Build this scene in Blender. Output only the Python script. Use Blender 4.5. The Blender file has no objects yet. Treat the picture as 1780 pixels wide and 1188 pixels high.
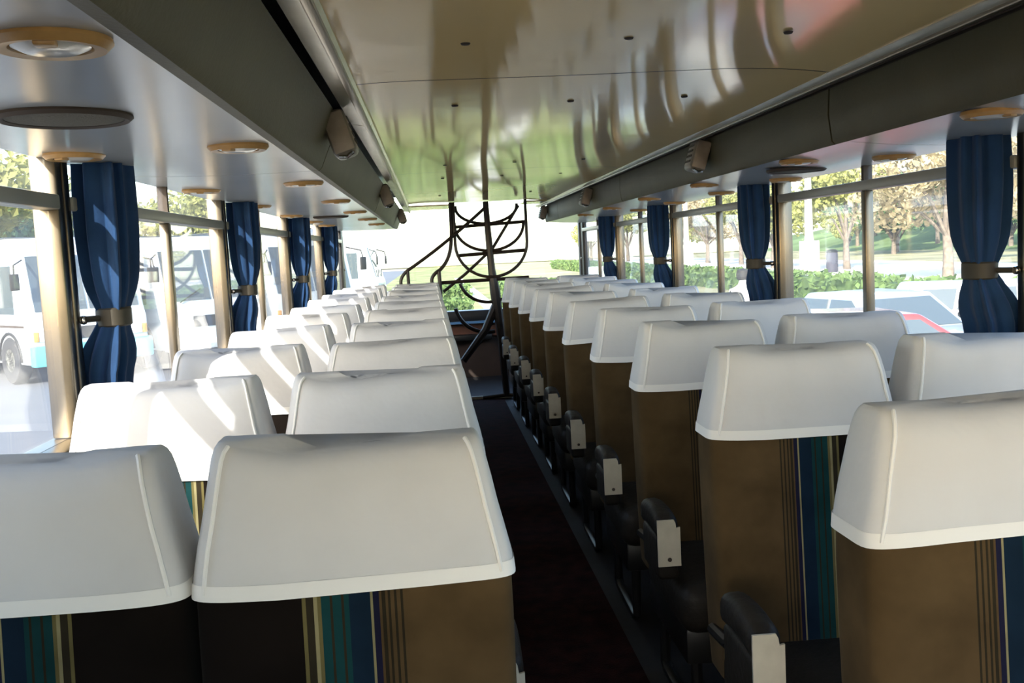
import bpy, bmesh, math, random
from mathutils import Vector, Matrix
random.seed(7)
sc = bpy.context.scene
C = sc.collection

# ------------------------------------------------------------------ camera
cam_d = bpy.data.cameras.new('camera'); cam = bpy.data.objects.new('camera', cam_d); C.objects.link(cam)
Rt = Vector((0.99554, -0.08004, -0.04987)); Up = Vector((0.05671, 0.08551, 0.99472)); Bk = Rt.cross(Up)
m = Matrix((Rt, Up, Bk)).transposed().to_4x4(); m.translation = Vector((0, 0, 1.32))
cam.matrix_world = m
cam_d.sensor_width = 36.0; cam_d.lens = 1771.1 * 36.0 / 1780.0
cam_d.clip_start = 0.05; cam_d.clip_end = 600
sc.camera = cam
# ------------------------------------------------------------------ sky, sun, exposure
SUN = Vector((1.0, 2.0, -1.2)).normalized()
w = bpy.data.worlds.new('world'); sc.world = w; w.use_nodes = True
nt = w.node_tree; nt.nodes.clear()
sky = nt.nodes.new('ShaderNodeTexSky'); sky.sky_type = 'NISHITA'; sky.sun_disc = False
sky.sun_elevation = math.asin(-SUN.z); sky.sun_rotation = math.atan2(-SUN.x, -SUN.y)
sky.dust_density = 1.5; sky.air_density = 1.0; sky.ozone_density = 1.0
bg = nt.nodes.new('ShaderNodeBackground'); bg.inputs['Strength'].default_value = 0.50
wo = nt.nodes.new('ShaderNodeOutputWorld')
nt.links.new(sky.outputs[0], bg.inputs[0]); nt.links.new(bg.outputs[0], wo.inputs[0])
sd = bpy.data.lights.new('sun', 'SUN'); sd.energy = 7.0; sd.angle = math.radians(0.55); sd.color = (1.0, 0.95, 0.86)
so = bpy.data.objects.new('sun', sd); C.objects.link(so)
so.rotation_euler = SUN.to_track_quat('-Z', 'Y').to_euler(); so.location = (-6, -10, 9)
vs = sc.view_settings
vs.view_transform = 'Standard'; vs.look = 'None'; vs.exposure = 0.80; vs.gamma = 1.0; vs.use_curve_mapping = False
sc.cycles.max_bounces = 10; sc.cycles.diffuse_bounces = 5; sc.cycles.glossy_bounces = 4; sc.cycles.transparent_max_bounces = 24
sc.cycles.use_denoising = True

# ------------------------------------------------------------------ materials
MATS = {}
def mat(name, col, rough=0.6, metal=0.0, spec=0.5, noise=None, bump=None, sheen=0.0, coat=0.0, emit=None, transl=0.0):
    """noise=(scale, amount) colour variation; bump=(scale, strength)"""
    if name in MATS: return MATS[name]
    M = bpy.data.materials.new(name); M.use_nodes = True; t = M.node_tree
    b = t.nodes['Principled BSDF']
    b.inputs['Base Color'].default_value = (*col, 1); b.inputs['Roughness'].default_value = rough
    b.inputs['Metallic'].default_value = metal; b.inputs['Specular IOR Level'].default_value = spec
    b.inputs['Sheen Weight'].default_value = sheen; b.inputs['Coat Weight'].default_value = coat
    tc = t.nodes.new('ShaderNodeTexCoord')
    if noise:
        n = t.nodes.new('ShaderNodeTexNoise'); n.inputs['Scale'].default_value = noise[0]; n.inputs['Detail'].default_value = 5
        t.links.new(tc.outputs['Object'], n.inputs['Vector'])
        r = t.nodes.new('ShaderNodeValToRGB')
        a = noise[1]
        r.color_ramp.elements[0].position = 0.3; r.color_ramp.elements[1].position = 0.7
        r.color_ramp.elements[0].color = (*[max(0, c * (1 - a)) for c in col], 1)
        r.color_ramp.elements[1].color = (*[min(1, c * (1 + a)) for c in col], 1)
        t.links.new(n.outputs['Fac'], r.inputs[0]); t.links.new(r.outputs[0], b.inputs['Base Color'])
    if bump:
        n2 = t.nodes.new('ShaderNodeTexNoise'); n2.inputs['Scale'].default_value = bump[0]; n2.inputs['Detail'].default_value = 3
        t.links.new(tc.outputs['Object'], n2.inputs['Vector'])
        bp = t.nodes.new('ShaderNodeBump'); bp.inputs['Strength'].default_value = bump[1]; bp.inputs['Distance'].default_value = 0.01
        t.links.new(n2.outputs['Fac'], bp.inputs['Height']); t.links.new(bp.outputs[0], b.inputs['Normal'])
    if emit:
        b.inputs['Emission Color'].default_value = (*emit[0], 1); b.inputs['Emission Strength'].default_value = emit[1]
    if transl:
        out = t.nodes['Material Output']; tr = t.nodes.new('ShaderNodeBsdfTranslucent'); tr.inputs[0].default_value = (*col, 1)
        mx = t.nodes.new('ShaderNodeMixShader'); mx.inputs[0].default_value = transl
        t.links.new(b.outputs[0], mx.inputs[1]); t.links.new(tr.outputs[0], mx.inputs[2]); t.links.new(mx.outputs[0], out.inputs[0])
    MATS[name] = M
    return M

def stripe_mat(name, flip):
    M = bpy.data.materials.new(name); M.use_nodes = True; t = M.node_tree; b = t.nodes['Principled BSDF']
    tc = t.nodes.new('ShaderNodeTexCoord'); sp = t.nodes.new('ShaderNodeSeparateXYZ'); t.links.new(tc.outputs['Object'], sp.inputs[0])
    mr = t.nodes.new('ShaderNodeMapRange')
    lo, hi = (0.212, -0.212) if flip else (-0.212, 0.212)
    mr.inputs['From Min'].default_value = lo; mr.inputs['From Max'].default_value = hi
    t.links.new(sp.outputs[0], mr.inputs['Value'])
    black = (0.007, 0.005, 0.004); brown = (0.080, 0.051, 0.023); teal = (0.008, 0.040, 0.042); blue = (0.007, 0.017, 0.032)
    cream = (0.24, 0.21, 0.11); navy = (0.012, 0.012, 0.03); dk = (0.025, 0.02, 0.012); olive = (0.12, 0.10, 0.04)
    seq = [(0, black), (.335, olive), (.345, dk), (.368, cream), (.380, olive), (.392, teal), (.420, dk), (.428, teal), (.455, dk),
           (.463, teal), (.478, blue), (.515, blue), (.545, cream), (.552, navy), (.572, brown), (.580, dk), (.590, brown), (.600, dk), (.609, brown),
           (.618, dk), (.628, brown), (.640, dk), (.648, brown)]
    r = t.nodes.new('ShaderNodeValToRGB'); r.color_ramp.interpolation = 'CONSTANT'
    while len(r.color_ramp.elements) < len(seq): r.color_ramp.elements.new(0.5)
    for e, (p, c) in zip(r.color_ramp.elements, seq): e.position = p; e.color = (*c, 1)
    t.links.new(mr.outputs[0], r.inputs[0])
    n = t.nodes.new('ShaderNodeTexNoise'); n.inputs['Scale'].default_value = 9; n.inputs['Detail'].default_value = 6
    t.links.new(tc.outputs['Object'], n.inputs['Vector'])
    mr2 = t.nodes.new('ShaderNodeMapRange'); mr2.inputs['From Min'].default_value = .3; mr2.inputs['From Max'].default_value = .7
    mr2.inputs['To Min'].default_value = .7; mr2.inputs['To Max'].default_value = 1.25
    t.links.new(n.outputs['Fac'], mr2.inputs['Value'])
    mx = t.nodes.new('ShaderNodeMix'); mx.data_type = 'RGBA'; mx.blend_type = 'MULTIPLY'; mx.inputs['Factor'].default_value = 1
    t.links.new(r.outputs[0], mx.inputs['A']); t.links.new(mr2.outputs[0], mx.inputs['B']); t.links.new(mx.outputs['Result'], b.inputs['Base Color'])
    b.inputs['Roughness'].default_value = .9; b.inputs['Specular IOR Level'].default_value = .05; b.inputs['Sheen Weight'].default_value = .03
    return M

def glass_mat(name, tint=(1, 1, 1), refl=0.10, veil=0.03):
    M = bpy.data.materials.new(name); M.use_nodes = True; t = M.node_tree; t.nodes.clear()
    out = t.nodes.new('ShaderNodeOutputMaterial'); tr = t.nodes.new('ShaderNodeBsdfTransparent'); tr.inputs[0].default_value = (*tint, 1)
    gl = t.nodes.new('ShaderNodeBsdfGlossy'); gl.inputs['Roughness'].default_value = 0.02
    lw = t.nodes.new('ShaderNodeLayerWeight'); lw.inputs['Blend'].default_value = 0.5
    pw = t.nodes.new('ShaderNodeMath'); pw.operation = 'POWER'; pw.inputs[1].default_value = 5.0
    t.links.new(lw.outputs['Facing'], pw.inputs[0])
    mu = t.nodes.new('ShaderNodeMath'); mu.operation = 'MULTIPLY_ADD'; mu.inputs[1].default_value = .8; mu.inputs[2].default_value = refl
    mu.use_clamp = True
    t.links.new(pw.outputs[0], mu.inputs[0])
    mx = t.nodes.new('ShaderNodeMixShader'); t.links.new(mu.outputs[0], mx.inputs[0])
    t.links.new(tr.outputs[0], mx.inputs[1]); t.links.new(gl.outputs[0], mx.inputs[2])
    ds = t.nodes.new('ShaderNodeBsdfTranslucent'); ds.inputs[0].default_value = (0.85, 0.9, 1.0, 1)
    mv = t.nodes.new('ShaderNodeMixShader'); mv.inputs[0].default_value = veil
    t.links.new(mx.outputs[0], mv.inputs[1]); t.links.new(ds.outputs[0], mv.inputs[2]); t.links.new(mv.outputs[0], out.inputs[0])
    return M

M_cover = mat('cover_cotton', (.63, .63, .64), .95, spec=.1, bump=(14, .35), noise=(5, .05))
M_hem = mat('cover_hem', (.84, .83, .81), .95, spec=.1)  # doubled cloth; its backlit glow is put into the whiter colour
M_strA = stripe_mat('striped_moquette', False); M_strB = stripe_mat('striped_moquette_mirrored', True)
M_vinyl = mat('dark_vinyl', (.018, .015, .012), .55, spec=.3, bump=(60, .2), noise=(20, .2))
M_plate = mat('ivory_plate', (.62, .58, .48), .35, spec=.5, noise=(18, .10))
M_steel = mat('dark_steel', (.03, .03, .03), .4, metal=.6)
M_chrome = mat('chrome', (.75, .74, .72), .12, metal=1.0)
M_alu = mat('aluminium', (.21, .18, .135), .30, metal=1.0, noise=(6, .08))
M_rail = mat('grey_rail', (.30, .30, .26), .35, spec=.5, noise=(4, .06))
M_ceil = mat('ceiling_laminate', (.90, .66, .31), .08, spec=.18, coat=.0, bump=(1.8, .09), noise=(1.3, .05))
M_soff = mat('soffit_laminate', (.46, .47, .47), .22, spec=.6, noise=(2, .04))
M_olive = mat('olive_vinyl', (.095, .084, .044), .55, spec=.25, bump=(90, .08), noise=(5, .1))
M_seam = mat('seam_dark', (.05, .035, .025), .7)
M_trimlt = mat('trim_brushed', (.62, .58, .47), .25, metal=.35, noise=(7, .12))
M_amber = mat('amber_plastic', (.48, .28, .10), .35, spec=.5, noise=(30, .15))
M_lens = mat('lens_plastic', (.75, .72, .66), .18, spec=.6)
M_grille = mat('grille_cloth', (.12, .11, .085), .8, bump=(240, .6))
M_black = mat('black_rubber', (.012, .011, .010), .6)
M_spk = mat('speaker_case', (.20, .175, .135), .4, noise=(10, .1))
M_wood = mat('speaker_side', (.34, .27, .20), .35, noise=(20, .2))
M_curt = mat('blue_curtain', (.014, .044, .118), .85, sheen=.1, spec=.15, noise=(12, .15), bump=(120, .1))
M_band = mat('curtain_strap', (.040, .034, .024), .6)
M_wall = mat('wall_laminate', (.30, .30, .30), .4, noise=(3, .1))
M_floor = mat('aisle_carpet', (.022, .006, .005), .95, spec=.1, noise=(14, .45), bump=(150, .4))
M_floor2 = mat('side_floor', (.014, .013, .014), .7, noise=(12, .3))
M_iron = mat('black_iron', (.020, .012, .009), .45, spec=.4, noise=(20, .3))
M_redpan = mat('red_panel', (.12, .045, .025), .5, noise=(8, .2))
M_dashbrown = mat('dark_brown_panel', (.035, .020, .014), .6, noise=(6, .3))
M_dash = mat('dash_black', (.012, .013, .016), .35)
M_bluestrip = mat('blue_strip', (.10, .22, .40), .3)
G_side = glass_mat('side_glass', (.985, .995, .99), .03, .025)
G_front = glass_mat('front_glass', (.99, 1, .99), .025, .012)
M_white = mat('white_paint', (.48, .53, .56), .3, spec=.5, coat=.3, noise=(.6, .04))
M_teal = mat('teal_paint', (.10, .48, .50), .35, spec=.5, noise=(2, .06))
M_orange = mat('orange_paint', (.60, .28, .06), .4)
M_dglass = mat('dark_glass', (.07, .09, .10), .06, spec=.5, coat=.1)
M_tyre = mat('tyre', (.03, .03, .032), .8, noise=(15, .2))
M_lamp = mat('headlamp', (.8, .8, .78), .12, spec=.8)
M_asph = mat('asphalt', (.115, .12, .13), .9, noise=(.5, .12), bump=(8, .3))
M_grass = mat('garden_grass', (.24, .25, .11), .95, spec=.05, noise=(.5, .45))
M_lawn = mat('lawn', (.30, .28, .16), .95, spec=.1, noise=(.22, .35))
M_path = mat('pale_path', (.62, .58, .50), .9, noise=(.3, .08))
M_hedge = mat('hedge_leaf', (.12, .19, .055), .8, noise=(3, .4), transl=.25)
M_leafy = mat('spring_leaf', (.33, .34, .11), .8, noise=(1.5, .35), transl=.35)
M_leafg = mat('green_leaf', (.10, .18, .065), .8, noise=(1.2, .4), transl=.25)
M_leafp = mat('blossom_leaf', (.45, .38, .24), .85, noise=(1.5, .3), transl=.35)
M_bark = mat('bark', (.16, .13, .10), .9, noise=(5, .3), bump=(9, .6))
M_hill = mat('hill_grass', (.16, .22, .09), .95, noise=(.08, .4), spec=.05)
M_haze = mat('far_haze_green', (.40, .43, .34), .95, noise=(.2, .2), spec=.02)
M_stone = mat('pale_stone', (.70, .67, .60), .8, noise=(3, .06))
M_skin = mat('skin', (.35, .2, .14), .6)
M_shirt = mat('pale_shirt', (.65, .62, .55), .8)
M_trous = mat('dark_trousers', (.05, .05, .07), .8)
M_hair = mat('dark_hair', (.03, .025, .02), .7)
M_plateW = mat('number_plate', (.75, .75, .72), .4)
M_roofm = mat('dusty_roof', (.45, .30, .22), .8)

# ------------------------------------------------------------------ mesh helpers
class MB:
    def __init__(s): s.v = []; s.f = []
    def quad(s, a, b, c, d):
        i = len(s.v); s.v += [tuple(a), tuple(b), tuple(c), tuple(d)]; s.f.append((i, i+1, i+2, i+3)); return s
    def box(s, x0, x1, y0, y1, z0, z1, bev=0.0, seg=2):
        if bev <= 0:
            i = len(s.v)
            s.v += [(x0,y0,z0),(x1,y0,z0),(x1,y1,z0),(x0,y1,z0),(x0,y0,z1),(x1,y0,z1),(x1,y1,z1),(x0,y1,z1)]
            s.f += [tuple(i+k for k in q) for q in ((0,3,2,1),(4,5,6,7),(0,1,5,4),(1,2,6,5),(2,3,7,6),(3,0,4,7))]
        else:
            bm = bmesh.new(); bmesh.ops.create_cube(bm, size=1)
            for v in bm.verts:
                v.co = ((x0+x1)/2 + v.co.x*(x1-x0), (y0+y1)/2 + v.co.y*(y1-y0), (z0+z1)/2 + v.co.z*(z1-z0))
            bmesh.ops.bevel(bm, geom=list(bm.edges), offset=bev, segments=seg, profile=.5, affect='EDGES')
            s.add_bm(bm); bm.free()
        return s
    def add_bm(s, bm, mtx=None):
        i = len(s.v); bm.verts.index_update()
        for v in bm.verts: s.v.append(tuple(mtx @ v.co if mtx else v.co))
        for f in bm.faces: s.f.append(tuple(i + v.index for v in f.verts))
    def prism(s, poly, a0, a1, axis='y'):
        """poly: list of 2-D points; extruded along axis from a0 to a1"""
        def P(p, a):
            if axis == 'y': return (p[0], a, p[1])
            if axis == 'x': return (a, p[0], p[1])
            return (p[0], p[1], a)
        i = len(s.v); n = len(poly)
        s.v += [P(p, a0) for p in poly] + [P(p, a1) for p in poly]
        s.f.append(tuple(i + k for k in range(n))); s.f.append(tuple(i + n + k for k in reversed(range(n))))
        for k in range(n): s.f.append((i+k, i+n+k, i+n+(k+1) % n, i+(k+1) % n))
        return s
    def tube(s, pts, r, n=8, closed=False, cap=True):
        pts = [Vector(p) for p in pts]; m = len(pts)
        rad = r if isinstance(r, (list, tuple)) else [r]*m
        i = len(s.v); up = None
        for k, p in enumerate(pts):
            a = pts[(k-1) % m] if (k > 0 or closed) else p; b = pts[(k+1) % m] if (k < m-1 or closed) else p
            t = (b - a).normalized()
            if up is None:
                up = t.orthogonal().normalized()
            else:
                up = (up - t*up.dot(t))
                up = up.normalized() if up.length > 1e-6 else t.orthogonal().normalized()
            sd_ = t.cross(up)
            for q in range(n):
                an = 2*math.pi*q/n
                s.v.append(tuple(p + (up*math.cos(an) + sd_*math.sin(an))*rad[k]))
        last = m if closed else m-1
        for k in range(last):
            for q in range(n):
                a = i + k*n + q; b = i + k*n + (q+1) % n; k2 = (k+1) % m
                s.f.append((a, b, i + k2*n + (q+1) % n, i + k2*n + q))
        if cap and not closed:
            s.f.append(tuple(i + q for q in reversed(range(n)))); s.f.append(tuple(i + (m-1)*n + q for q in range(n)))
        return s
    def loft(s, rings, cap0=True, cap1=True):
        i = len(s.v); n = len(rings[0])
        for r in rings: s.v += [tuple(p) for p in r]
        for k in range(len(rings)-1):
            for q in range(n):
                s.f.append((i+k*n+q, i+k*n+(q+1) % n, i+(k+1)*n+(q+1) % n, i+(k+1)*n+q))
        if cap0: s.f.append(tuple(i + q for q in reversed(range(n))))
        if cap1: s.f.append(tuple(i + (len(rings)-1)*n + q for q in range(n)))
        return s
    def lathe(s, prof, cx=0, cy=0, cz=0, n=28, axis='z', sy=1.0):
        rings = []
        for r, h in prof:
            ring = []
            for q in range(n):
                a = 2*math.pi*q/n
                x, y = r*math.cos(a), r*sy*math.sin(a)
                ring.append((cx+x, cy+y, cz+h) if axis == 'z' else ((cx+x, cy+h, cz+y) if axis == 'y' else (cx+h, cy+x, cz+y)))
            rings.append(ring)
        return s.loft(rings)
    def mesh(s, name, m, smooth=False):
        me = bpy.data.meshes.new(name); me.from_pydata(s.v, [], s.f)
        bm = bmesh.new(); bm.from_mesh(me); bmesh.ops.recalc_face_normals(bm, faces=bm.faces); bm.to_mesh(me); bm.free()
        me.materials.append(m)
        if smooth:
            me.polygons.foreach_set('use_smooth', [True]*len(me.polygons))
            try: me.set_sharp_from_angle(angle=math.radians(42))
            except Exception: pass
        me.update(); return me
    def build(s, name, m, parent=None, smooth=False, loc=None):
        o = bpy.data.objects.new(name, s.mesh(name, m, smooth)); C.objects.link(o)
        if parent: o.parent = parent
        if loc: o.location = loc
        return o

def ob(name, me, parent=None, loc=None):
    o = bpy.data.objects.new(name, me); C.objects.link(o)
    if parent: o.parent = parent
    if loc: o.location = loc
    return o
def tag(o, label, cat, group=None):
    o['label'] = label; o['category'] = cat
    if group: o['group'] = group
    return o
def struct(o, label=None, cat=None):
    o['kind'] = 'structure'
    if label: o['label'] = label
    if cat: o['category'] = cat
    return o
def thing(name, label, cat, loc=(0,0,0), rz=0, group=None):
    o = bpy.data.objects.new(name, None); C.objects.link(o); o.location = loc; o.rotation_euler = (0, 0, rz); o.empty_display_size = .1
    return tag(o, label, cat, group)
ORD = ['nearest', 'second', 'third', 'fourth', 'fifth', 'sixth', 'seventh', 'eighth', 'ninth', 'tenth', 'eleventh', 'twelfth', 'thirteenth']

# ------------------------------------------------------------------ bus shell
XL, XR = -0.88, 1.56           # inner face of side glass
Y0, Y1 = -1.9, 10.7            # length of saloon
ZS = 0.92; ZR0, ZR1 = 1.468, 1.503; ZC = 1.76; ZROOF = 1.98
POSTS = [-1.35, 0.60, 2.55, 4.48, 6.45, 8.42, 10.32]
MULL = [-0.38, 1.57, 3.57, 5.45, 7.52, 9.42]
# floor
fl = struct(MB().box(XL-.10, XR+.10, Y0, Y1, -.12, 0).build('floor', M_floor2), 'dark saloon floor beneath the seats')
MB().box(.10, .585, Y0, 9.0, 0, .006).build('aisle_runner', M_floor, fl)
MB().box(.02, .66, 9.0, 9.06, .006, .03).build('step_edge', M_trimlt, fl)
# side walls below the windows
for nm, xa, xb, xi in (('wall_left', XL-.10, XL-.02, XL), ('wall_right', XR+.02, XR+.10, XR)):
    wl = struct(MB().box(xa, xb, Y0, Y1, -.12, ZS-.02).build(nm, M_wall), 'grey laminate side wall below the windows')
    s_ = 1 if nm == 'wall_right' else -1
    MB().box(min(xi-.05*s_, xi+.06*s_), max(xi-.05*s_, xi+.06*s_), Y0, Y1, ZS-.045, ZS, .008).build('window_sill', M_alu, wl, True)
MB().box(XL-.045, XL-.012, -.35, 1.12, ZS-.05, 1.62).build('sun_block_panel', M_wall, bpy.data.objects['wall_left'])  # unseen panel added to keep sun off the nearest left seats
# outer roof
rf = struct(MB().box(XL-.05, XR+.05, Y0, Y1+.05, ZROOF, ZROOF+.06).build('roof', M_white), 'coach roof above the saloon')
MB().box(XL-.045, XL-.015, Y0, Y1, 1.615, ZROOF).build('cant_rail', M_white, rf)
MB().box(XR+.015, XR+.045, Y0, Y1, 1.585, ZROOF).build('cant_rail', M_white, rf)
# unseen wall behind the camera; window opened to light near seats and ceiling
wb = struct(MB().box(XL-.05, XR+.05, Y0-.08, Y0, -.12, .98).build('wall_behind', M_wall), 'unseen bulkhead behind the viewer, window opened for light')
MB().box(XL-.05, XR+.05, Y0-.08, Y0, 1.62, ZROOF).build('header', M_wall, wb)
MB().box(XL, XR, Y0-.05, Y0-.044, .98, 1.62).build('pane', G_front, wb)

# posts (pairs of bright profiles) and windows
tn = 0
for side, X, s_ in (('left', XL, -1), ('right', XR, 1)):
    for i, y in enumerate(POSTS):
        tn += 1
        dark = i == 6
        a, b = sorted((X - .012*s_, X + .05*s_))
        pm = M_steel if dark else M_alu
        p = struct(MB().box(a, b, y-.045, y-.005, ZS, 1.62, .006).build('trim_%d' % tn, pm, None, True), 'bright metal window post, %s side' % side)
        MB().box(a, b, y+.007, y+.045, ZS, 1.62, .006).build('post_profile', pm, p, True)
        a2, b2 = sorted((X - .004*s_, X + .045*s_))
        MB().box(a2, b2, y-.005, y+.007, ZS, 1.62).build('rubber_strip', M_black, p)
        a3, b3 = sorted((X - .026*s_, X - .010*s_))
        MB().lathe([(.001, -.006), (.010, -.006), (.012, 0), (.010, .006), (.001, .006)], X - .022*s_, y+.03, 1.20, 12, 'x').build('strap_hook', M_chrome, p, True)
wn = 0
for side, X, s_ in (('left', XL, -1), ('right', XR, 1)):
    for i in range(len(POSTS)-1):
        ya, yb = POSTS[i]+.045, POSTS[i+1]-.045; ym = MULL[i]; wn += 1
        a, b = sorted((X - .018*s_, X + .035*s_))
        wd = struct(MB().box(a, b, ya, yb, ZR0, ZR1, .005).build('window_%d' % wn, M_rail, None, True), 'side window with grey transom rail and centre bar, %s side' % side)
        a1, b1 = sorted((X - .004*s_, X + .028*s_))
        MB().box(a1, b1, ym-.018, ym+.018, ZS, ZR0, .004).build('window_bar', M_alu, wd, True)
        MB().box(a1, b1, ym-.010, ym+.010, ZR1, 1.62).build('window_bar', M_seam, wd)
        g0, g1 = sorted((X + .010*s_, X + .014*s_))
        for (p0, p1, q0, q1) in ((ya, ym, ZS, ZR0), (ym, yb, ZS, ZR0), (ya, ym, ZR1, 1.62), (ym, yb, ZR1, 1.62)):
            MB().box(g0, g1, p0+.002, p1-.002, q0, q1).build('pane', G_side, wd)
# far end: dash, red panel, windscreen
we = struct(MB().box(XL-.10, XR+.10, Y1, Y1+.08, -.12, .64).build('wall_end', M_dashbrown), 'dark panel below the far window')
MB().box(XL-.10, XR+.10, Y1-.10, Y1+.10, .58, .71, .01).build('dashboard', M_dash, we, True)
MB().box(XL-.05, XR+.05, Y1-.115, Y1-.10, .575, .60).build('dash_strip', M_bluestrip, we)
MB().box(XL, XR, Y1-.02, Y1, .43, .575).build('red_panel', M_redpan, we)
MB().box(.12, .60, Y1-.13, Y1-.01, .40, .46, .01).build('dash_shelf', M_steel, we, True)
wf = struct(MB().box(XL-.10, XR+.10, Y1+.0, Y1+.06, ZROOF-.06, ZROOF).build('window_13', M_rail), 'big panoramic window across the far end')
MB().box(XL-.02, XR+.02, Y1+.03, Y1+.036, .71, ZROOF-.06).build('pane', G_front, wf)
for xa, xb in ((XL-.10, XL-.01), (XR+.01, XR+.10)):
    MB().box(xa, xb, Y1-.05, Y1+.06, .70, ZROOF, .01).build('corner_pillar', M_steel, wf, True)
# ceiling panels
ce = struct(MB().box(-.20, 1.13, Y0, 9.15, ZC+.012, ZC+.03).build('ceiling', M_seam), 'glossy beige laminate ceiling in panels')
edges = [Y0, -.32, 2.655, 5.62, 8.35, 9.12]
for k in range(5):
    me = MB(); nx, ny = 18, 26
    ya, yb = edges[k]+.004, edges[k+1]-.004
    base = 0
    for j in range(ny+1):
        for i in range(nx+1):
            x = -.172 + (1.075+.172)*i/nx; y = ya + (yb-ya)*j/ny
            u = max(0, (x-.80)/.275); v2 = max(0, (-.02-x)/.15)
            z = ZC - .018*u*u - .004*v2*v2 + .0016*math.sin(y*2.3+x*3) + .0012*math.sin(x*6+y*.9)
            me.v.append((x, y, z))
    for j in range(ny):
        for i in range(nx):
            a = j*(nx+1)+i; me.f.append((a, a+1, a+nx+2, a+nx+1))
    o = me.build('ceiling_panel', M_ceil, ce, True)
    for sx in (.10, .45, .80):
        for sy in (ya+.45, yb-.45):
            if yb-ya > 1.5: MB().lathe([(.001, -.004), (.009, -.003), (.011, .001)], sx, sy, ZC-.001, 10).build('screw', M_seam, o, True)
MB().box(-.172, .20, 9.16, 9.9, ZC-.02, ZC-.008).build('ceiling_panel', M_ceil, ce)
MB().box(.86, 1.10, 9.16, 9.65, ZC-.02, ZC-.008).build('ceiling_panel', M_ceil, ce)
# soffits, olive fascia, bright trims
def side_bulk(side, Xo, Zo, Xi, Zi, Xt, s_, seams, sseams, n):
    c = struct(MB().prism([(Xo, Zo+.012), (Xi, Zi+.012), (Xi+.012*s_, ZC+.1), (Xo, ZC+.1)], Y0, 10.22).build('trim_%d' % n, M_seam),
               'boxed duct along the %s side of the ceiling' % side)
    es = [Y0] + sseams + [10.24]
    for k in range(len(es)-1):
        me = MB(); sg = 10
        poly = []
        for q in range(sg+1):
            u = q/sg; poly.append((Xo + (Xi-Xo)*u, Zo + (Zi-Zo)*u - .006*math.sin(math.pi*u)))
        poly += [(p[0], p[1]+.010) for p in reversed(poly)]
        me.prism(poly, es[k]+.003, es[k+1]-.003).build('soffit_panel', M_soff, c, True)
    es = [Y0] + seams + [10.24]
    for k in range(len(es)-1):
        poly = [(Xi, Zi-.006), (Xi-.010*s_, Zi+.004), ((Xi*.55+Xt*.45)-.012*s_, Zi+.08), (Xt, ZC-.025), (Xt+.03*s_, ZC-.025), (Xi+.03*s_, Zi)]
        MB().prism(poly, es[k]+.005, es[k+1]-.005).build('fascia_panel', M_olive, c, True)
    # dark gap and bright rail
    return c
side_bulk('left', XL-.03, 1.592, -.312, 1.585, -.245, -1, [.05, 3.07, 6.05, 9.0], [.05, 3.12, 6.1, 9.1], 21)
side_bulk('right', XR+.03, 1.556, 1.185, 1.582, 1.17, 1, [-.3, 2.90, 6.15, 9.2], [-.3, 2.86, 6.1, 9.2], 22)
tr = struct(MB().prism([(-.228, ZC-.012), (-.168, ZC-.022), (-.160, ZC-.010), (-.165, ZC+.01), (-.23, ZC+.01)], Y0, 3.36).build('trim_23', M_trimlt, None, True), 'bright rail between ceiling and left fascia')
MB().prism([(-.228, ZC-.012), (-.168, ZC-.022), (-.160, ZC-.010), (-.165, ZC+.01), (-.23, ZC+.01)], 3.37, 10.2).build('rail_length', M_trimlt, tr, True)
MB().box(-.185, -.165, Y0, 10.2, ZC-.030, ZC-.018, .004).build('bead', M_alu, tr, True)
tr2 = struct(MB().prism([(1.175, ZC-.016), (1.085, ZC-.028), (1.070, ZC-.018), (1.075, ZC+.01), (1.18, ZC+.01)], Y0, 10.2).build('trim_24', M_trimlt, None, True), 'bright rail between ceiling and right fascia')
MB().box(1.095, 1.112, Y0, 10.2, ZC-.036, ZC-.024, .004).build('bead', M_alu, tr2, True)
MB().box(1.13, 1.14, Y0, 10.2, ZC-.030, ZC-.016, .003).build('bead', M_seam, tr2, True)

# ------------------------------------------------------------------ seats
NQ = 44
def ring(z, hw, yf, yb, p=6.5, sad=0.0, off=0.0, wob=None):
    out = []; yc = (yf+yb)/2; hd = (yb-yf)/2 + off; hw = hw + off
    for q in range(NQ):
        a = 2*math.pi*(q+.5)/NQ; c, s = math.cos(a), math.sin(a)
        x = hw*math.copysign(abs(c)**(2/p), c); y = yc + hd*math.copysign(abs(s)**(2/p), s)
        zz = z + sad*(x/.17)**2 + (wob(x, y, z) if wob else 0)
        out.append((x, y, zz))
    return out
LV = [(.34, .205, -.035, .13), (.40, .207, -.032, .14), (.55, .209, -.022, .15), (.70, .211, -.012, .155), (.82, .2125, -.004, .157), (.875, .212, .000, .155)]
LH = [(.885, .212, .000, .155), (.915, .2065, -.001, .155), (.945, .200, .001, .154), (.975, .193, .005, .152), (1.000, .1865, .010, .149),
      (1.020, .181, .016, .144), (1.034, .177, .024, .137), (1.044, .1735, .033, .128), (1.051, .169, .044, .118), (1.054, .159, .056, .106)]
def back_mesh(mt):
    r = [ring(*l) for l in LV] + [ring(z-.020*max(0, (z-.885)/.17), hw-.004, a+.003, b-.003) for z, hw, a, b in LH]
    return MB().loft(r).mesh('backrest', mt, True)
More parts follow.
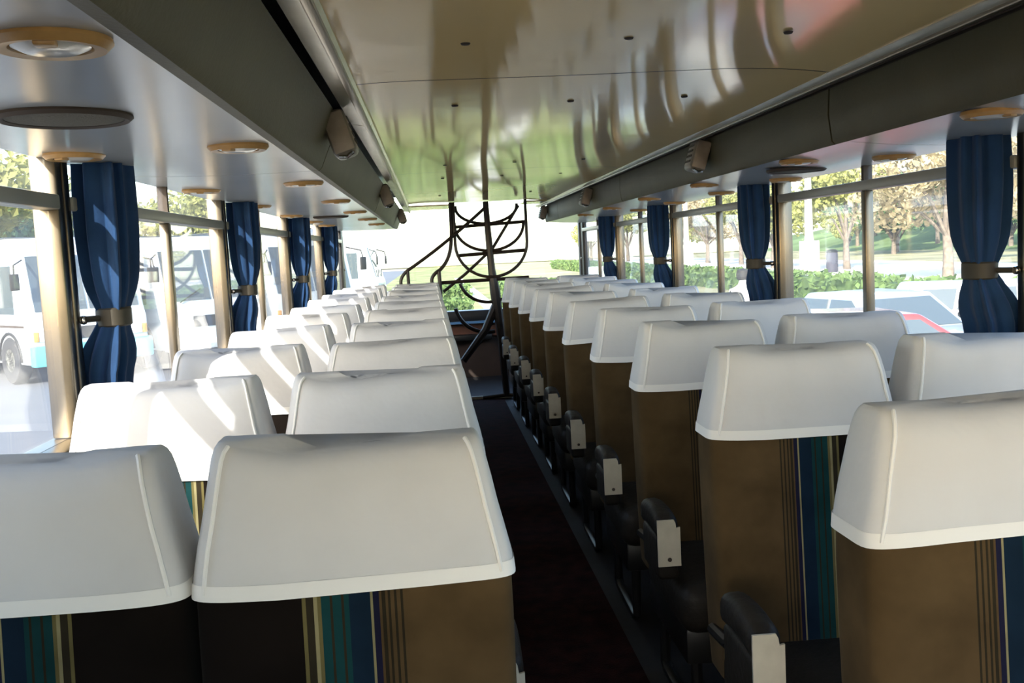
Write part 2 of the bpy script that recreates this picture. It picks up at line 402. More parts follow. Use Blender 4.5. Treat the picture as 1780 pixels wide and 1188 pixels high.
def cover_meshes(seed):
    rnd = random.Random(seed); ph = [rnd.uniform(0, 6) for _ in range(6)]; am = rnd.uniform(.0015, .005); tilt = rnd.uniform(-.010, .010); sg = rnd.uniform(.012, .022)
    def hemz(x): return .004*math.sin(x*9+ph[0]) + tilt*x/.2*.5
    rings = []
    for k, (z, hw, a, b) in enumerate(LH):
        t = min(1, max(0, (z-.975)/.06)); t0 = 1-min(1, (z-.885)/.06)
        wob = lambda x, y, zz: hemz(x)*t0 + (am*math.sin(x*26+ph[1]+zz*30)*t) + tilt*.6*x/.2*t
        rr = ring(z, hw, a, b, sad=sg*t, off=.005, wob=wob)
        rr = [(x, y + .0016*math.sin(x*22+z*55+ph[2])*(1 if y < .06 else 0), z2) for x, y, z2 in rr]
        rings.append(rr)
    top = [(x*.55, .08+(y-.08)*.3, z+.001) for x, y, z in rings[-1]]
    mb = MB(); mb.loft(rings + [top], cap0=False, cap1=True)
    cov = mb.mesh('headrest_cover', M_cover, True)
    h0 = [(x*1.004, y+(.0025 if y > .07 else -.0025), z-.009) for x, y, z in rings[0]]
    f = .012/(.915-.885)
    h1 = [tuple(Vector(p).lerp(Vector(q), f)+Vector((math.copysign(.0012, p[0]), -.0018 if p[1] < .07 else .0018, 0))) for p, q in zip(rings[0], rings[1])]
    hem = MB().loft([h0, h1], cap0=False, cap1=False).mesh('hem', M_hem, True)
    seams = []
    for sx in (-1, 1):
        pts = []
        for rr in rings[:-1]:
            q = int(round(NQ*(.875 if sx > 0 else .625) - .5))
            pts.append(Vector(rr[q]) + Vector((.001*sx, -.001, 0)))
        seams.append(MB().tube(pts, .0032, 6).mesh('side_seam', M_hem, True))
    return cov, hem, seams
BACK_A, BACK_B = back_mesh(M_strA), back_mesh(M_strB)
COV = [cover_meshes(s) for s in range(6)]
CUSH = MB().box(-.207, .207, -.44, .02, .29, .425, .045, 4).mesh('cushion', M_vinyl, True)
SKIRT = MB().box(-.19, .19, -.40, .06, .20, .30, .012).mesh('seat_frame', M_steel, True)
def leg_mesh():
    mb = MB(); mb.tube([(0, -.34, .22), (0, -.34, .03), (0, -.30, .012), (0, .02, .012), (0, .05, .03), (0, .05, .24)], .016, 8); return mb.mesh('leg', M_steel, True)
LEG = leg_mesh()
def arm_meshes(sx):
    c = .226*sx
    pad = []
    for t in range(13):
        u = t/12; y = -.395 + .23*u; z = .566 + .012*math.sin(math.pi*u); r = .030 if 0 < t < 12 else .018
        h = .034 if 0 < t < 12 else .02
        pad.append([(c + r*math.copysign(abs(math.cos(a))**.7, math.cos(a)), y, z + h*math.copysign(abs(math.sin(a))**.7, math.sin(a))) for a in [2*math.pi*(q+.5)/16 for q in range(16)]])
    p = MB().loft(pad).mesh('armrest', M_vinyl, True)
    bl = MB().box(c-.028, c+.028, -.385, -.19, .43, .545, .012, 3).mesh('side_box', M_vinyl, True)
    x0, x1 = c-.030, c+.030
    za, zb = .473, .596
    nx = x1 if sx < 0 else x1
    poly = [(x0, za), (x1, za), (x1, zb-.020), (x1-.010, zb-.022), (x1-.012, zb-.008), (x1-.016, zb), (x0, zb)]
    pl = MB().prism(poly, -.402, -.396, 'y').mesh('end_plate', M_plate)
    sl = MB().lathe([(.001, -.004), (.005, -.003), (.006, .001)], c, -.402, za+.018, 10, 'y').mesh('screw', M_seam, True)
    br = MB().tube([(c, -.19, .50), (c*.97, -.10, .46), (c*.95, .04, .44)], .013, 8).mesh('bracket', M_steel, True)
    return p, bl, pl, sl, br
ARM = {-1: arm_meshes(-1), 1: arm_meshes(1)}
def seat(x, y, flip, arm, cv, label, rz):
    t = thing('passenger_seat', label, 'seat', (x, y, 0.006), rz, 'coach seats in rows')
    ob('backrest', BACK_B if flip else BACK_A, t)
    cov, hem, sm = COV[cv]
    c = ob('headrest_cover', cov, t); ob('hem', hem, c)
    for s_ in sm: ob('side_seam', s_, c)
    ob('cushion', CUSH, t); ob('seat_frame', SKIRT, t)
    for lx in (-.15, .15): ob('leg', LEG, t, (lx, 0, 0))
    if arm:
        p, bl, pl, sl, br = ARM[arm]
        a = ob('armrest', p, t); ob('side_box', bl, a); e = ob('end_plate', pl, a); ob('screw', sl, a); ob('bracket', br, a)
    return t
cols = [('left of the aisle', .0886-.212, 1.325, False, 1), ('by the left windows', -.3506-.212, 1.325, True, 0),
        ('right of the aisle', .5916+.212, 1.349, True, -1), ('by the right windows', 1.0336+.212, 1.349, False, 0)]
rs = random.Random(3)
for ci, (nm, x, y0, flip, arm) in enumerate(cols):
    for r in range(10):
        if ci == 3 and r == 0: continue
        k = r - (1 if ci == 3 else 0)
        lb = 'striped brown seat with white headrest cover %s, %s from the viewer' % (nm, ORD[k] if k == 0 else ORD[k])
        if k == 0: lb = 'striped brown seat with white headrest cover %s, nearest to the viewer' % nm
        if r == 9: lb = 'striped brown seat with white headrest cover %s, farthest row' % nm
        seat(x + rs.uniform(-.002, .002), y0 + .8*r + rs.uniform(-.012, .012), flip, arm, rs.randrange(6), lb, rs.uniform(-.022, .012))

# ------------------------------------------------------------------ curtains
def curtain(X, s_, y, label, seed, n):
    rnd = random.Random(seed)
    xc, yc = X - .064*s_, y + .135
    t = thing('curtain', label, 'curtain', (xc, yc, 0), 0, 'blue tied curtains')
    ph = [rnd.uniform(0, 6) for _ in range(4)]
    zs = [ZS-.02 + (1.585-ZS+.02)*k/26 for k in range(27)]
    rings = []
    for z in zs:
        d = z-1.20
        g = math.exp(-(d/.055)**2)
        if d > 0: f = .058 + .018*math.sin(min(1, d/.30)*math.pi/2) - .004*max(0, (d-.22)/.16)
        else: f = .058 + .012*min(1, -d/.10) - .012*max(0, (-d-.12)/.16)
        f = f*(1-.33*g)
        fy = f*1.15
        rg = []
        npl = 9
        for q in range(108):
            a = 2*math.pi*q/108
            pl = 1 + (.15 - .08*g)*math.sin(npl*a + ph[0] + .5*math.sin(z*7+ph[1]) + 1.2*d) + .05*math.sin(4*a+ph[2]+d*3)
            ca, sa = math.cos(a), math.sin(a); ca = math.copysign(abs(ca)**.62, ca); sa = math.copysign(abs(sa)**.62, sa)
            rg.append((f*pl*ca*.78 + s_*.034*min(1, max(0, -d/.15)), fy*pl*sa*.95 + .02*d, z))
        rings.append(rg)
    MB().loft(rings).build('fabric', M_curt, t, True)
    bd = []
    for z, o_ in ((1.176, .0), (1.18, .004), (1.22, .004), (1.224, .0)):
        rx = .058*.67*.98 + o_; ry = .058*.67*1.15*1.12 + o_
        bd.append([(rx*math.copysign(abs(math.cos(a))**.8, math.cos(a)), ry*math.sin(a), z) for a in [2*math.pi*q/40 for q in range(40)]])
    b = MB().loft(bd).build('tie_band', M_band, t, True)
    MB().tube([(.02*s_, -.040, 1.20), (.040*s_, -.075, 1.20), (.056*s_, -.100, 1.20)], .008, 8).build('strap_end', M_band, b, True)
    return t
k = 0
for side, X, s_ in (('left', XL, -1), ('right', XR, 1)):
    for i, y in enumerate(POSTS[2:6]):
        k += 1
        curtain(X, s_, y, 'blue gathered curtain with dark tie band, %s windows, %s from the viewer' % (side, ORD[i] if i else 'nearest'), k*5, k)

# ------------------------------------------------------------------ soffit lights and speakers
def soff_z(side, x):
    if side == 'left': u = (x-(XL-.03))/(-.312-(XL-.03)); return 1.592 + (1.585-1.592)*u - .006*math.sin(math.pi*u)
    u = (x-(XR+.03))/(1.185-(XR+.03)); return 1.556 + (1.582-1.556)*u - .006*math.sin(math.pi*u)
RIM = MB().lathe([(.066, .004), (.068, -.004), (.060, -.012), (.046, -.010), (.044, -.004), (.044, .004)], n=32).mesh('rim', M_amber, True)
LENSM = MB().lathe([(.043, .002), (.043, -.008), (.030, -.014), (.012, -.015), (.001, -.015)], n=32).mesh('lens', M_lens, True)
TAB = MB().box(-.012, .012, -.052, -.030, -.016, -.004, .003).mesh('switch_tab', M_amber, True)
LPL = {'left': {'inner': (-.415, [1.22, 2.36, 3.55, 4.75, 5.95, 7.15, 8.35]), 'outer': (-.80, [1.25, 2.44, 3.75, 4.93, 6.15, 7.3, 8.22])},
       'right': {'inner': (1.27, [2.22, 3.42, 4.62, 5.8, 7.0, 8.2]), 'outer': (1.50, [2.1, 3.2, 4.2, 5.15, 6.15, 7.2])}}
for side, dd in LPL.items():
    for row, (x, ys) in dd.items():
        for i, y in enumerate(ys):
            t = thing('reading_light', 'round amber-rimmed reading light, %s soffit, %s row, %s from the viewer' % (side, row, ORD[i]), 'light', (x, y, soff_z(side, x)), rs.uniform(-.5, .5), 'reading lights on the soffits')
            ob('rim', RIM, t); ob('lens', LENSM, t); ob('switch_tab', TAB, t)
GR = MB().lathe([(.108, .003), (.110, -.004), (.103, -.010), (.095, -.007), (.094, .003)], n=36).mesh('rim', M_seam, True)
GC = MB().lathe([(.094, .002), (.094, -.006), (.06, -.010), (.001, -.011)], n=36).mesh('grille', M_grille, True)
for side, x, y, wd_ in (('left', -.60, 1.80, 'nearest'), ('left', -.60, 6.45, 'far'), ('right', 1.37, 3.72, 'only one')):
    t = thing('ceiling_speaker', 'dark round speaker grille in the %s soffit, %s' % (side, wd_), 'speaker', (x, y, soff_z(side, x)), 0, 'round speakers in the soffits')
    ob('rim', GR, t); ob('grille', GC, t)
# box lamps on the fascias
def fascia_box(x, y, s_, label):
    t = thing('fascia_lamp', label, 'lamp', (x, y, 1.672), 0, 'box lamps on the fascias')
    t.rotation_euler = (0, .30*s_, 0)
    MB().box(-.034, .034, -.062, .062, -.070, .060, .018, 3).build('housing', M_spk, t, True)
    MB().box(-.028, .028, -.067, -.060, -.060, .052, .003).build('end_cap', M_wood, t, True)
    for q in range(4): MB().box(-.037 if s_ > 0 else .033, -.033 if s_ > 0 else .037, -.04, .04, -.040+q*.022, -.032+q*.022).build('slot', M_grille, t)
    MB().tube([(-.02, -.064, -.068), (.0, -.067, -.076), (.02, -.064, -.068)], .006, 8).build('chrome_clip', M_chrome, t, True)
for i, y in enumerate((2.95, 6.0, 9.2)): fascia_box(-.235, y, -1, 'boxy brown lamp on the left olive fascia, %s from the viewer' % ORD[i])
for i, y in enumerate((4.2, 7.25, 10.0)): fascia_box(1.130, y, 1, 'boxy brown lamp on the right olive fascia, %s from the viewer' % ORD[i])

# ------------------------------------------------------------------ wrought iron stand at the end of the aisle
YI = 8.98
ir = thing('iron_stand', 'tall black wrought-iron stand with hoops at the end of the aisle', 'stand', (.60, YI, 0.006))
def R_(px, py, dy=0.0):      # plane coordinates of the stand measured in its own upright plane (metres)
    return (px, dy, py)
def ip(nm, pts, r=.013):
    r = [q*1.15 for q in r] if isinstance(r, list) else r*1.2
    return MB().tube(pts, r, 8).build(nm, M_iron, ir, True)
def bez(p, n=22):
    P = [Vector(q) for q in p]; out = []
    for k in range(n+1):
        t = k/n; L = P[:]
        while len(L) > 1: L = [a.lerp(b, t) for a, b in zip(L, L[1:])]
        out.append(L[0])
    return out
ip('post', [(-.09, 0, 1.745), (-.082, 0, 1.50), (-.066, 0, 1.15), (-.045, 0, .95), (-.012, .01, .55), (.012, .01, .02)], [.022, .024, .028, .040, .030, .026])
def hoop(zt, zb, xl, xr, dy, nm='hoop', r=.011):
    pts = []
    cx, rx = (xl+xr)/2, (xr-xl)/2; ry = min(rx*.95, (zt-zb)*.9)
    pts.append((xl, dy, zt)); pts.append((xl, dy, zb+ry))
    for q in range(1, 20):
        a = math.pi + math.pi*q/20
        pts.append((cx + rx*math.cos(a), dy, zb + ry + ry*math.sin(a)))
    pts.append((xr, dy, zb+ry)); pts.append((xr, dy, zt))
    return ip(nm, pts, r)
hoop(1.75, 1.085, -.375, .255, -.03)
hoop(1.57, 1.315, -.370, .235, .02)
hoop(1.72, 1.555, -.355, .185, .05)
ip('cross_bar', [(-.37, .0, 1.535), (.245, .0, 1.555)], .012)
ip('cross_bar', [(-.36, .0, 1.285), (.255, .0, 1.305)], .013)
ip('cross_bar', [(-.52, .0, 1.055), (.26, .0, 1.065)], .013)
ip('brace', [(.20, .03, 1.70), (-.05, .02, 1.33), (-.30, .02, 1.12), (-.50, .02, .975)], .011)
ip('handrail', bez([(-.10, -.02, 1.69), (-.35, -.05, 1.48), (-.60, -.08, 1.30), (-.80, -.1, 1.18)]) + bez([(-.80, -.1, 1.18), (-.88, -.1, 1.12), (-.88, -.1, 1.05), (-.83, -.1, 1.02)], 10), .012)
ip('handrail', bez([(-.40, -.02, 1.75), (-.40, -.02, 1.40), (-.40, -.04, 1.28), (-.52, -.06, 1.17)]) + bez([(-.52, -.06, 1.17), (-.62, -.06, 1.12), (-.61, -.06, 1.05), (-.56, -.06, 1.02)], 10), .013)
ip('upright', [(-.53, -.06, 1.16), (-.525, -.06, .93)], .014)
ip('upright', [(-.80, -.1, 1.175), (-.795, -.1, .98)], .012)
ip('arc', bez([(-.35, .0, 1.04), (-.30, 0, .87), (-.12, 0, .83), (.0, 0, .86), (.10, 0, .93)]), .012)
ip('arc', bez([(-.40, .05, .82), (-.36, .05, .64), (-.20, .05, .58), (-.06, .05, .60)]), .015)
ip('foot_brace', [(-.03, .02, .86), (-.15, -.02, .62), (-.36, -.06, .36)], [.035, .03, .026])
for dx in (-.20, .20): ip('foot', [(.012, .01, .03), (dx, .01, .014)], .016)

# ------------------------------------------------------------------ outside
ZG = -0.95
struct(MB().box(-80, 7.8, -40, 150, ZG-.3, ZG).build('ground', M_asph), 'pale asphalt of the coach park')
struct(MB().box(7.8, 200, -40, 200, ZG-.3, ZG+.02).build('ground_lawn', M_lawn), 'pale lawn of the park on the right')
struct(MB().box(-3.5, 7.8, 19, 200, ZG-.05, ZG+.02).build('ground_grass', M_grass), 'bright lawn ahead of the coach')
struct(MB().box(20.5, 34, -40, 200, ZG, ZG+.05).build('ground_path', M_path), 'pale street beyond the hedge')

def leaf_blob(mb, c, r, n, rnd, s0=.18, s1=.34):
    for _ in range(n):
        d = Vector((rnd.gauss(0, 1), rnd.gauss(0, 1), rnd.gauss(0, 1))).normalized()
        rr = rnd.uniform(.45, 1.0)**.6
        p = Vector((c[0]+d.x*r[0]*rr, c[1]+d.y*r[1]*rr, c[2]+d.z*r[2]*rr))
        nrm = (d + Vector((rnd.uniform(-.7, .7), rnd.uniform(-.7, .7), rnd.uniform(-.7, .7)))).normalized()
        t = nrm.orthogonal().normalized(); b = nrm.cross(t); an = rnd.uniform(0, 6.28)
        t, b = t*math.cos(an)+b*math.sin(an), b*math.cos(an)-t*math.sin(an)
        s = rnd.uniform(s0, s1)
        mb.quad(p-t*s, p-b*s*.6+nrm*s*.2, p+t*s, p+b*s*.6+nrm*s*.2)
def tree_meshes(seed, h, cw, mt, leaves=1500, s0=.10, s1=.22):
    rnd = random.Random(seed); th = h*.30
    tk = MB(); tk.tube([(0, 0, -.1), (.03, .02, th*.5), (-.04, .03, th), (.05, 0, h*.72)], [.035*h, .028*h, .022*h, .006*h], 10)
    fo = MB()
    for q in range(7):
        a = q*2*math.pi/7 + rnd.uniform(-.3, .3); l = cw*rnd.uniform(.55, .9); zt = h*rnd.uniform(.45, .85)
        e = (l*math.cos(a), l*math.sin(a), zt)
        tk.tube([(0, 0, th*rnd.uniform(.75, 1)), (l*.4*math.cos(a), l*.4*math.sin(a), th+(zt-th)*.55), e], [.013*h, .009*h, .003*h], 6)
        leaf_blob(fo, e, (cw*.5, cw*.5, h*.17), leaves//9, rnd, s0, s1)
    leaf_blob(fo, (0, 0, h*.78), (cw*.75, cw*.75, h*.22), leaves//4, rnd, s0, s1)
    return tk.mesh('trunk', M_bark, True), fo.mesh('foliage', mt)
T_sp = tree_meshes(1, 6.5, 2.9, M_leafy, 4200); T_bl = tree_meshes(2, 7.5, 3.6, M_leafp, 4800); T_gr = tree_meshes(3, 8.0, 3.8, M_leafg, 3600, .16, .34)
T_sp2 = tree_meshes(4, 6.0, 2.6, M_leafy, 3600)
def tree(ms, x, y, label, group, sc_=1.0, rz=0, z=ZG):
    t = thing('tree', label, 'tree', (x, y, z), rz, group); t.scale = (sc_,)*3
    ob('trunk', ms[0], t); ob('foliage', ms[1], t)
    return t
# trees by the street seen through the right windows
for i, (ms, x, y, s) in enumerate([(T_bl, 22.0, 42.0, 1.0), (T_sp, 25.5, 61, 1.05), (T_sp2, 24.0, 70, 1.0), (T_sp, 26, 84, 1.0), (T_bl, 27, 98, .95), (T_sp2, 28, 112, 1.1), (T_sp, 25, 128, 1.0), (T_sp2, 23, 145, 1.1), (T_bl, 31, 48, .9), (T_sp, 38, 66, .9)]):
    kind = {id(T_bl): 'pale blossoming', id(T_sp): 'yellow-green', id(T_sp2): 'small yellow-green'}[id(ms)]
    tree(ms, x, y, '%s street tree beyond the hedge on the right, %s along the row' % (kind, ORD[i]), 'street trees on the right', s, i*1.3)
# hill
hm = MB(); nx, ny = 26, 34
for j in range(ny+1):
    for i in range(nx+1):
        x = 48 + 130*i/nx; y = 5 + 215*j/ny
        u = min(1, i/nx*1.7)
        z = ZG - .2 + 27*(u*u*(3-2*u))*(.75+.25*math.sin(y*.05+1)) * (1-.55*max(0, (y-90)/130)) + .8*math.sin(x*.21+y*.17)*u
        hm.v.append((x, y, z))
for j in range(ny):
    for i in range(nx): a = j*(nx+1)+i; hm.f.append((a, a+1, a+nx+2, a+nx+1))
struct(hm.build('hill', M_hill, None, True), 'green hillside behind the park')
def hz(x, y):
    u = min(1, (x-48)/130*1.7)
    return ZG - .2 + 27*(u*u*(3-2*u))*(.75+.25*math.sin(y*.05+1)) * (1-.55*max(0, (y-90)/130)) + .8*math.sin(x*.21+y*.17)*u
rh = random.Random(11)
hp = []
for i in range(900):
    x = rh.uniform(44, 104); y = x*rh.uniform(.95, 2.4)
    if all((x-a)**2 + (y-b)**2 > 9.5**2 for a, b in hp + [(31, 48), (38, 66)]) and y < 195 and len(hp) < 70: hp.append((x, y))
for i, (x, y) in enumerate(sorted(hp, key=lambda p: p[1]/p[0])):
    tree(T_gr if i % 4 else T_sp, x, y, 'dense tree in the wood covering the hillside on the right', 'trees on the hillside', rh.uniform(.95, 1.15), i, (hz(x, y) if x > 48 else ZG)-.9)
# trees behind the parked coaches and ahead
for i, (ms, x, y, s) in enumerate([(T_sp, -17, 38, 1.1), (T_bl, -26, 40, 1.1), (T_gr, -28, 52, 1.0), (T_sp2, -18, 54, 1.2), (T_sp, -16, 68, 1.1), (T_bl, -26, 29, .9), (T_gr, -19, 46.3, .8)]):
    tree(ms, x, y, 'leafy tree behind the parked coaches on the left, %s along' % ORD[i], 'trees on the left', s, i*.9)
# hedges
def hedge(x0, x1, y0, y1, h, label, seed, n):
    rnd = random.Random(seed); mb = MB()
    mb.box(x0+.08, x1-.08, y0+.08, y1-.08, ZG, ZG+h-.08)
    for _ in range(n):
        f = rnd.random()
        if f < .4: p = (rnd.uniform(x0, x1), rnd.uniform(y0, y1), ZG+h)
        elif f < .7: p = (x0, rnd.uniform(y0, y1), ZG+rnd.uniform(0, h))
        else: p = (rnd.uniform(x0, x1), y0, ZG+rnd.uniform(0, h))
        leaf_blob(mb, p, (.12, .12, .12), 1, rnd, .08, .2)
    o = mb.build('hedge', M_hedge); tag(o, label, 'hedge'); return o
hedge(13.0, 14.0, 12, 110, .85, 'long clipped hedge beside the street on the right', 1, 5000)
for i, (a, b, c, d) in enumerate([(-1.4, 1.0, 27, 28.2), (2.2, 6.8, 28, 29), (-1.4, 1.4, 36, 38), (2.6, 7.6, 39, 41), (-1.4, 2.0, 52, 55), (3.5, 8.5, 54, 57), (9.4, 12.4, 48, 50)]):
    hedge(a, b, c, d, .5, 'low clipped garden hedge on the lawn ahead, %s from the viewer' % ORD[i], 20+i, 700)
struct(MB().box(2.0, 2.6, 24, 90, ZG+.02, ZG+.03).build('garden_path', M_path), 'narrow pale path through the lawn ahead')
struct(MB().box(-60, 60, 170, 176, ZG, ZG+2.2, .5).build('far_hedge', M_haze), 'distant green strip at the far edge of the lawn')
# lamp posts
for i, (x, y) in enumerate([(22.2, 58.5), (22.4, 88), (22.6, 120), (22.8, 150)]):
    t = thing('lamp_post', 'tall pale stone lamp post by the street, %s from the viewer' % ORD[i], 'lamp post', (x, y, ZG+.02), 0, 'lamp posts by the street')
    MB().box(-.45, .45, -.45, .45, 0, 1.9, .04).build('plinth', M_stone, t, True)
    MB().lathe([(.28, 1.9), (.24, 2.2), (.20, 5.0), (.16, 8.0), (.22, 8.1)], n=14).build('shaft', M_stone, t, True)
    MB().lathe([(.12, 8.1), (.3, 8.3), (.34, 8.7), (.2, 9.0), (.02, 9.15)], n=14).build('lantern', M_lens, t, True)
# litter bin and person
t = thing('litter_bin', 'dark cylindrical litter bin by the street', 'bin', (23.2, 57.6, ZG+.05))
MB().lathe([(.30, 0), (.33, .1), (.33, 1.0), (.30, 1.16)], n=20).build('drum', M_trous, t, True)
MB().lathe([(.34, 1.15), (.35, 1.2), (.24, 1.30), (.02, 1.34)], n=20).build('lid', M_steel, t, True)
pm_ = bpy.data.meshes.new('person')
pv = [(0,0,.95),(0,0,1.2),(0,0,1.42),(0,0,1.53),(0,-.01,1.66),(.19,0,1.42),(.24,.02,1.15),(.22,-.06,.90),(-.19,0,1.42),(-.24,.02,1.15),(-.22,-.06,.90),(.10,0,.88),(.11,-.02,.5),(.11,0,.08),(.12,-.14,.04),(-.10,0,.88),(-.11,-.02,.5),(-.11,.04,.08),(-.12,-.10,.04)]
pe = [(0,1),(1,2),(2,3),(3,4),(2,5),(5,6),(6,7),(2,8),(8,9),(9,10),(0,11),(11,12),(12,13),(13,14),(0,15),(15,16),(16,17),(17,18)]
pr = [.15,.14,.15,.06,.11,.075,.05,.04,.075,.05,.04,.10,.065,.045,.04,.10,.065,.045,.04]
pm_.from_pydata(pv, pe, []); po = bpy.data.objects.new('person', pm_); C.objects.link(po); po.location = (4.95, 15.9, ZG)
md = po.modifiers.new('skin', 'SKIN'); ly = pm_.skin_vertices[0] if pm_.skin_vertices else None
if ly:
    for v, r in zip(ly.data, pr): v.radius = (r, r)
    ly.data[0].use_root = True
po.modifiers.new('sub', 'SUBSURF').levels = 1; po.modifiers['sub'].render_levels = 1
pm_.materials.append(M_shirt)
tag(po, 'distant person in a pale shirt standing on the lawn, dark hair', 'person')
MB().lathe([(.02, -.02), (.105, .02), (.118, .09), (.10, .16), (.02, .19)], 0, .01, 1.60, 14).build('hair', M_hair, po, True)

# coaches
def coach(loc, rz, label, stripe=False, bumper=M_teal, body=M_white, L=10.5, W=2.45, H=3.0):
    """front face looks to local -Y, origin on the ground below the front centre"""
    t = thing('parked_coach', label, 'coach', (loc[0], loc[1], ZG), rz, 'parked coaches')
    prof = [(0.02, .42), (0.0, .60), (0.0, 1.25), (.10, 1.5), (.42, 2.75), (.62, H-.12), (.90, H), (L-.3, H), (L, H-.25), (L, .42)]
    hw = W/2
    b = MB().prism([(y, z) for y, z in prof], -hw, hw, 'x')
    bm = bmesh.new(); me = b.mesh('tmp', body); bm.from_mesh(me); bmesh.ops.bevel(bm, geom=[e for e in bm.edges], offset=.05, segments=2, profile=.5, affect='EDGES'); q = MB(); q.add_bm(bm); bm.free()
    q.build('body', body, t, True)
    def on_front(z): # y on sloped screen
        return .10 + (.42-.10)*(z-1.5)/(2.75-1.5)
    for xa, xb in ((-hw+.14, -.03), (.03, hw-.14)):
        mb = MB(); y0_, y1_ = on_front(1.5)-.02, on_front(2.62)-.02
        mb.v += [(xa, y0_, 1.5), (xb, y0_, 1.5), (xb, y1_, 2.62), (xa, y1_, 2.62), (xa, y0_+.03, 1.5), (xb, y0_+.03, 1.5), (xb, y1_+.03, 2.62), (xa, y1_+.03, 2.62)]
        mb.f += [(0,1,2,3), (7,6,5,4), (0,4,5,1), (1,5,6,2), (2,6,7,3), (3,7,4,0)]
        ws = mb.build('windscreen', M_dglass, t)
        MB().tube([((xa+xb)/2-.25, y0_-.03, 1.47), ((xa+xb)/2+.30, on_front(1.75)-.06, 1.75)], .014, 6).build('wiper', M_black, ws)
    MB().box(-hw-.03, hw+.03, -.14, .12, .40, .82, .04).build('bumper', bumper, t, True)
    MB().box(-.26, .26, -.150, -.135, .52, .64).build('number_plate', M_plateW, t)
    MB().box(-.55, .55, -.02, .02, .90, 1.15, .01).build('grille', M_steel, t)
    for s_ in (-1, 1):
        hl = MB().box(s_*.86-.22, s_*.86+.22, -.03, .03, .90, 1.10, .02).build('headlamp', M_lamp, t, True)
        MB().box(s_*1.14-.05, s_*1.14+.05, -.025, .03, .90, 1.10, .01).build('indicator', M_orange, t, True)
        mr = MB().tube([(s_*(hw-.05), .30, 2.55), (s_*(hw+.22), .02, 2.45), (s_*(hw+.24), -.02, 2.25)], .018, 6).build('mirror_arm', M_black, t)
        MB().box(s_*(hw+.24)-.09, s_*(hw+.24)+.09, -.05, .01, 1.95, 2.28, .02).build('mirror', M_black, mr, True)
        for yw in (1.15, L-2.6):
            wh = MB().lathe([(.18, -.13), (.46, -.13), (.50, -.08), (.50, .10), (.46, .14), (.28, .14), (.26, .10), (.05, .08)], s_*(hw-.10), yw, .50, 28, 'x').build('wheel', M_tyre, t, True)
            MB().lathe([(.02, -.02), (.24, -.02), (.25, .02), (.12, .05), (.02, .06)], s_*(hw+.01), yw, .50, 20, 'x').build('hub', M_rail, wh, True)
            MB().tube([(s_*(hw+.005), yw+.58*math.cos(a), .48+.58*math.sin(a)) for a in [math.pi*k/12 for k in range(13)]], .035, 6).build('wheel_arch', M_black, t, True)
        n = 6; y = .75
        for k in range(n):
            ln = (L-1.6)/n
            MB().box(s_*hw-.014, s_*hw+.014, y+.03, y+ln-.05, 1.45, 2.45, .012).build('side_window', M_dglass, t)
            y += ln
        if stripe:
            for z0, z1 in ((.62, .78), (.50, .56)): MB().box(s_*hw-.006, s_*hw+.006, 1.75, L-3.2, z0, z1).build('stripe', M_orange, t)
            MB().box(s_*hw-.008, s_*hw+.008, .35, L-.4, 1.18, 1.23).build('trim_strip', M_seam, t)
    MB().box(-hw+.2, hw-.2, 1.5, L-1, H-.02, H+.05, .02).build('roof_rack', M_alu, t, True)
    return t
for k, (lb, st, bp, hh) in enumerate([('white coach with orange side stripes and teal bumper, leftmost outside', True, M_teal, 3.0),
        ('plain white coach with white bumper, second from left outside', False, M_white, 2.95),
        ('white coach with teal bumper beyond the second left curtain', False, M_teal, 3.05)]):
    coach((-7.06 + 2.12*k, 21.7 + 1.91*k), math.radians(42), lb, st, bp, H=hh)
coach((-1.95, 41.0), math.radians(86), 'distant white coach side-on, seen through the far end window', False, M_white, H=3.2)
struct(MB().box(-75, -36, 20, 120, ZG, ZG+9, 3).build('hill_left', M_hill), 'hazy slope behind the coaches')

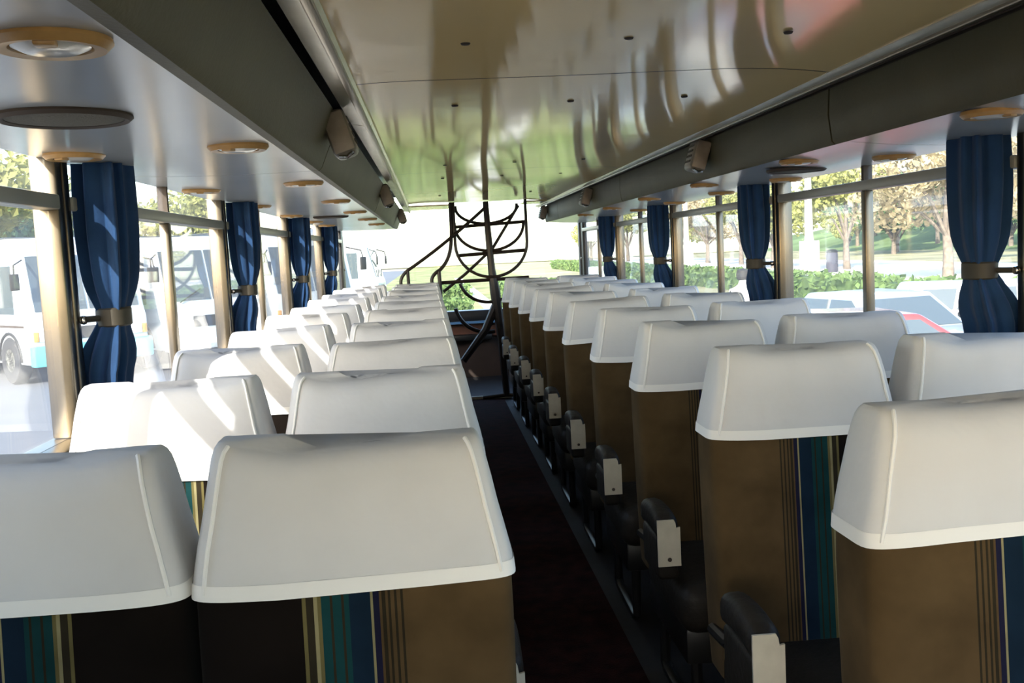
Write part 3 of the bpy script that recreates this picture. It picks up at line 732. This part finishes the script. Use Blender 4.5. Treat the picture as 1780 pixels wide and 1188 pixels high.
# cars
def car(loc, rz, paint, label, wagon=False, plate=False):
    t = thing('parked_car', label, 'car', (loc[0], loc[1], ZG+.02), rz, 'parked cars on the right')
    L, W = 4.1, 1.62
    low = [(-L/2, .32), (-L/2-.02, .58), (-L/2+.08, .80), (-.95, .92), (1.25, .92), (L/2-.05, .86 if not wagon else .92), (L/2, .60), (L/2-.03, .32)]
    def pris(poly, hw, bev, taper=None):
        b = MB().prism(poly, -hw, hw, 'x'); me = b.mesh('t', paint); bm = bmesh.new(); bm.from_mesh(me)
        if taper:
            for v in bm.verts:
                if v.co.z > .95: v.co.x *= taper
        bmesh.ops.bevel(bm, geom=list(bm.edges), offset=bev, segments=3, profile=.5, affect='EDGES'); q = MB(); q.add_bm(bm); bm.free(); return q
    pris(low, W/2, .05).build('body', paint, t, True)
    ye = 2.0 if wagon else 1.45; yt = 1.75 if wagon else .85
    cab = [(-1.0, .88), (-.30, 1.36), (yt, 1.38), (ye, .88)]
    pris(cab, W/2-.04, .05, .84).build('cabin', paint, t, True)
    hwl, hwu = W/2-.04, (W/2-.04)*.84
    def screen(pa, pb, nm, off):
        (y0, z0), (y1, z1) = pa, pb; a, b = .10, .86
        P0 = (y0+(y1-y0)*a, z0+(z1-z0)*a); P1 = (y0+(y1-y0)*b, z0+(z1-z0)*b)
        w0, w1 = hwl-.12, hwu-.10
        mb = MB(); n_ = Vector((0, z1-z0, -(y1-y0))).normalized()*off
        f = [(-w0, P0[0], P0[1]), (w0, P0[0], P0[1]), (w1, P1[0], P1[1]), (-w1, P1[0], P1[1])]
        mb.v += [tuple(Vector(p)+n_) for p in f] + [tuple(Vector(p)-n_) for p in f]
        mb.f += [(0,1,2,3), (7,6,5,4), (0,4,5,1), (1,5,6,2), (2,6,7,3), (3,7,4,0)]
        mb.build(nm, M_dglass, t)
    screen(cab[0], cab[1], 'windscreen', .012); screen(cab[3], cab[2], 'rear_window', .012)
    for s_ in (-1, 1):
        def xs(z): return s_*(hwl + (hwu-hwl)*(z-.95)/(1.37-.95))
        segs = [((-.72, .98), (.18, .98), (.18, 1.30), (-.28, 1.30)), ((.26, .98), (min(1.15, ye-.12), .98), (min(.95, yt+.05), 1.30), (.26, 1.30))]
        if wagon: segs.append(((1.2, .98), (1.75, .98), (1.62, 1.30), (1.12, 1.30)))
        for sg in segs:
            mb = MB(); i0 = 0
            mb.v += [(xs(z)+.012*s_, y, z) for y, z in sg] + [(xs(z)-.02*s_, y, z) for y, z in sg]
            mb.f += [(0,1,2,3), (7,6,5,4), (0,4,5,1), (1,5,6,2), (2,6,7,3), (3,7,4,0)]
            mb.build('side_window', M_dglass, t)
        for yw in (-1.25, 1.25):
            wh = MB().lathe([(.12, -.09), (.28, -.09), (.30, -.05), (.30, .07), (.28, .09), (.16, .09), (.03, .07)], s_*(W/2-.07), yw, .30, 20, 'x').build('wheel', M_tyre, t, True)
            MB().lathe([(.01, -.01), (.15, -.01), (.15, .02), (.01, .04)], s_*(W/2+.015), yw, .30, 16, 'x').build('hub', M_rail, wh, True)
        MB().box(s_*.55-.16, s_*.55+.16, -L/2-.03, -L/2+.06, .60, .74, .02).build('headlamp', M_lamp, t, True)
        MB().box(s_*(W/2+.02)-.07, s_*(W/2+.02)+.07, -.80, -.70, .95, 1.07, .02).build('mirror', M_black, t, True)
    for y in (-L/2-.05, L/2-.05): MB().box(-W/2, W/2, y-.03, y+.12, .36, .52, .03).build('bumper', M_steel, t, True)
    return t
P_red = mat('red_paint', (.24, .05, .045), .25, coat=.5); P_sil = mat('silver_paint', (.36, .39, .41), .30, metal=.4, coat=.5)
P_wht = mat('car_white', (.50, .50, .48), .3, coat=.4)
car((6.45, 14.3), math.radians(12), P_sil, 'silver car facing the coach, beyond the red car')
car((9.45, 15.7), math.radians(74), P_wht, 'white estate car beside the nearest right curtain', True)
car((4.9, 11.1), math.radians(86), P_red, 'red car parked outside the right window')
car((6.75, 9.3), math.radians(86), P_sil, 'pale silver car closest to the right windows')
car((3.2, 13.6), math.radians(85), P_wht, 'white car partly behind the right seat tops')
print('objects', len(bpy.data.objects))
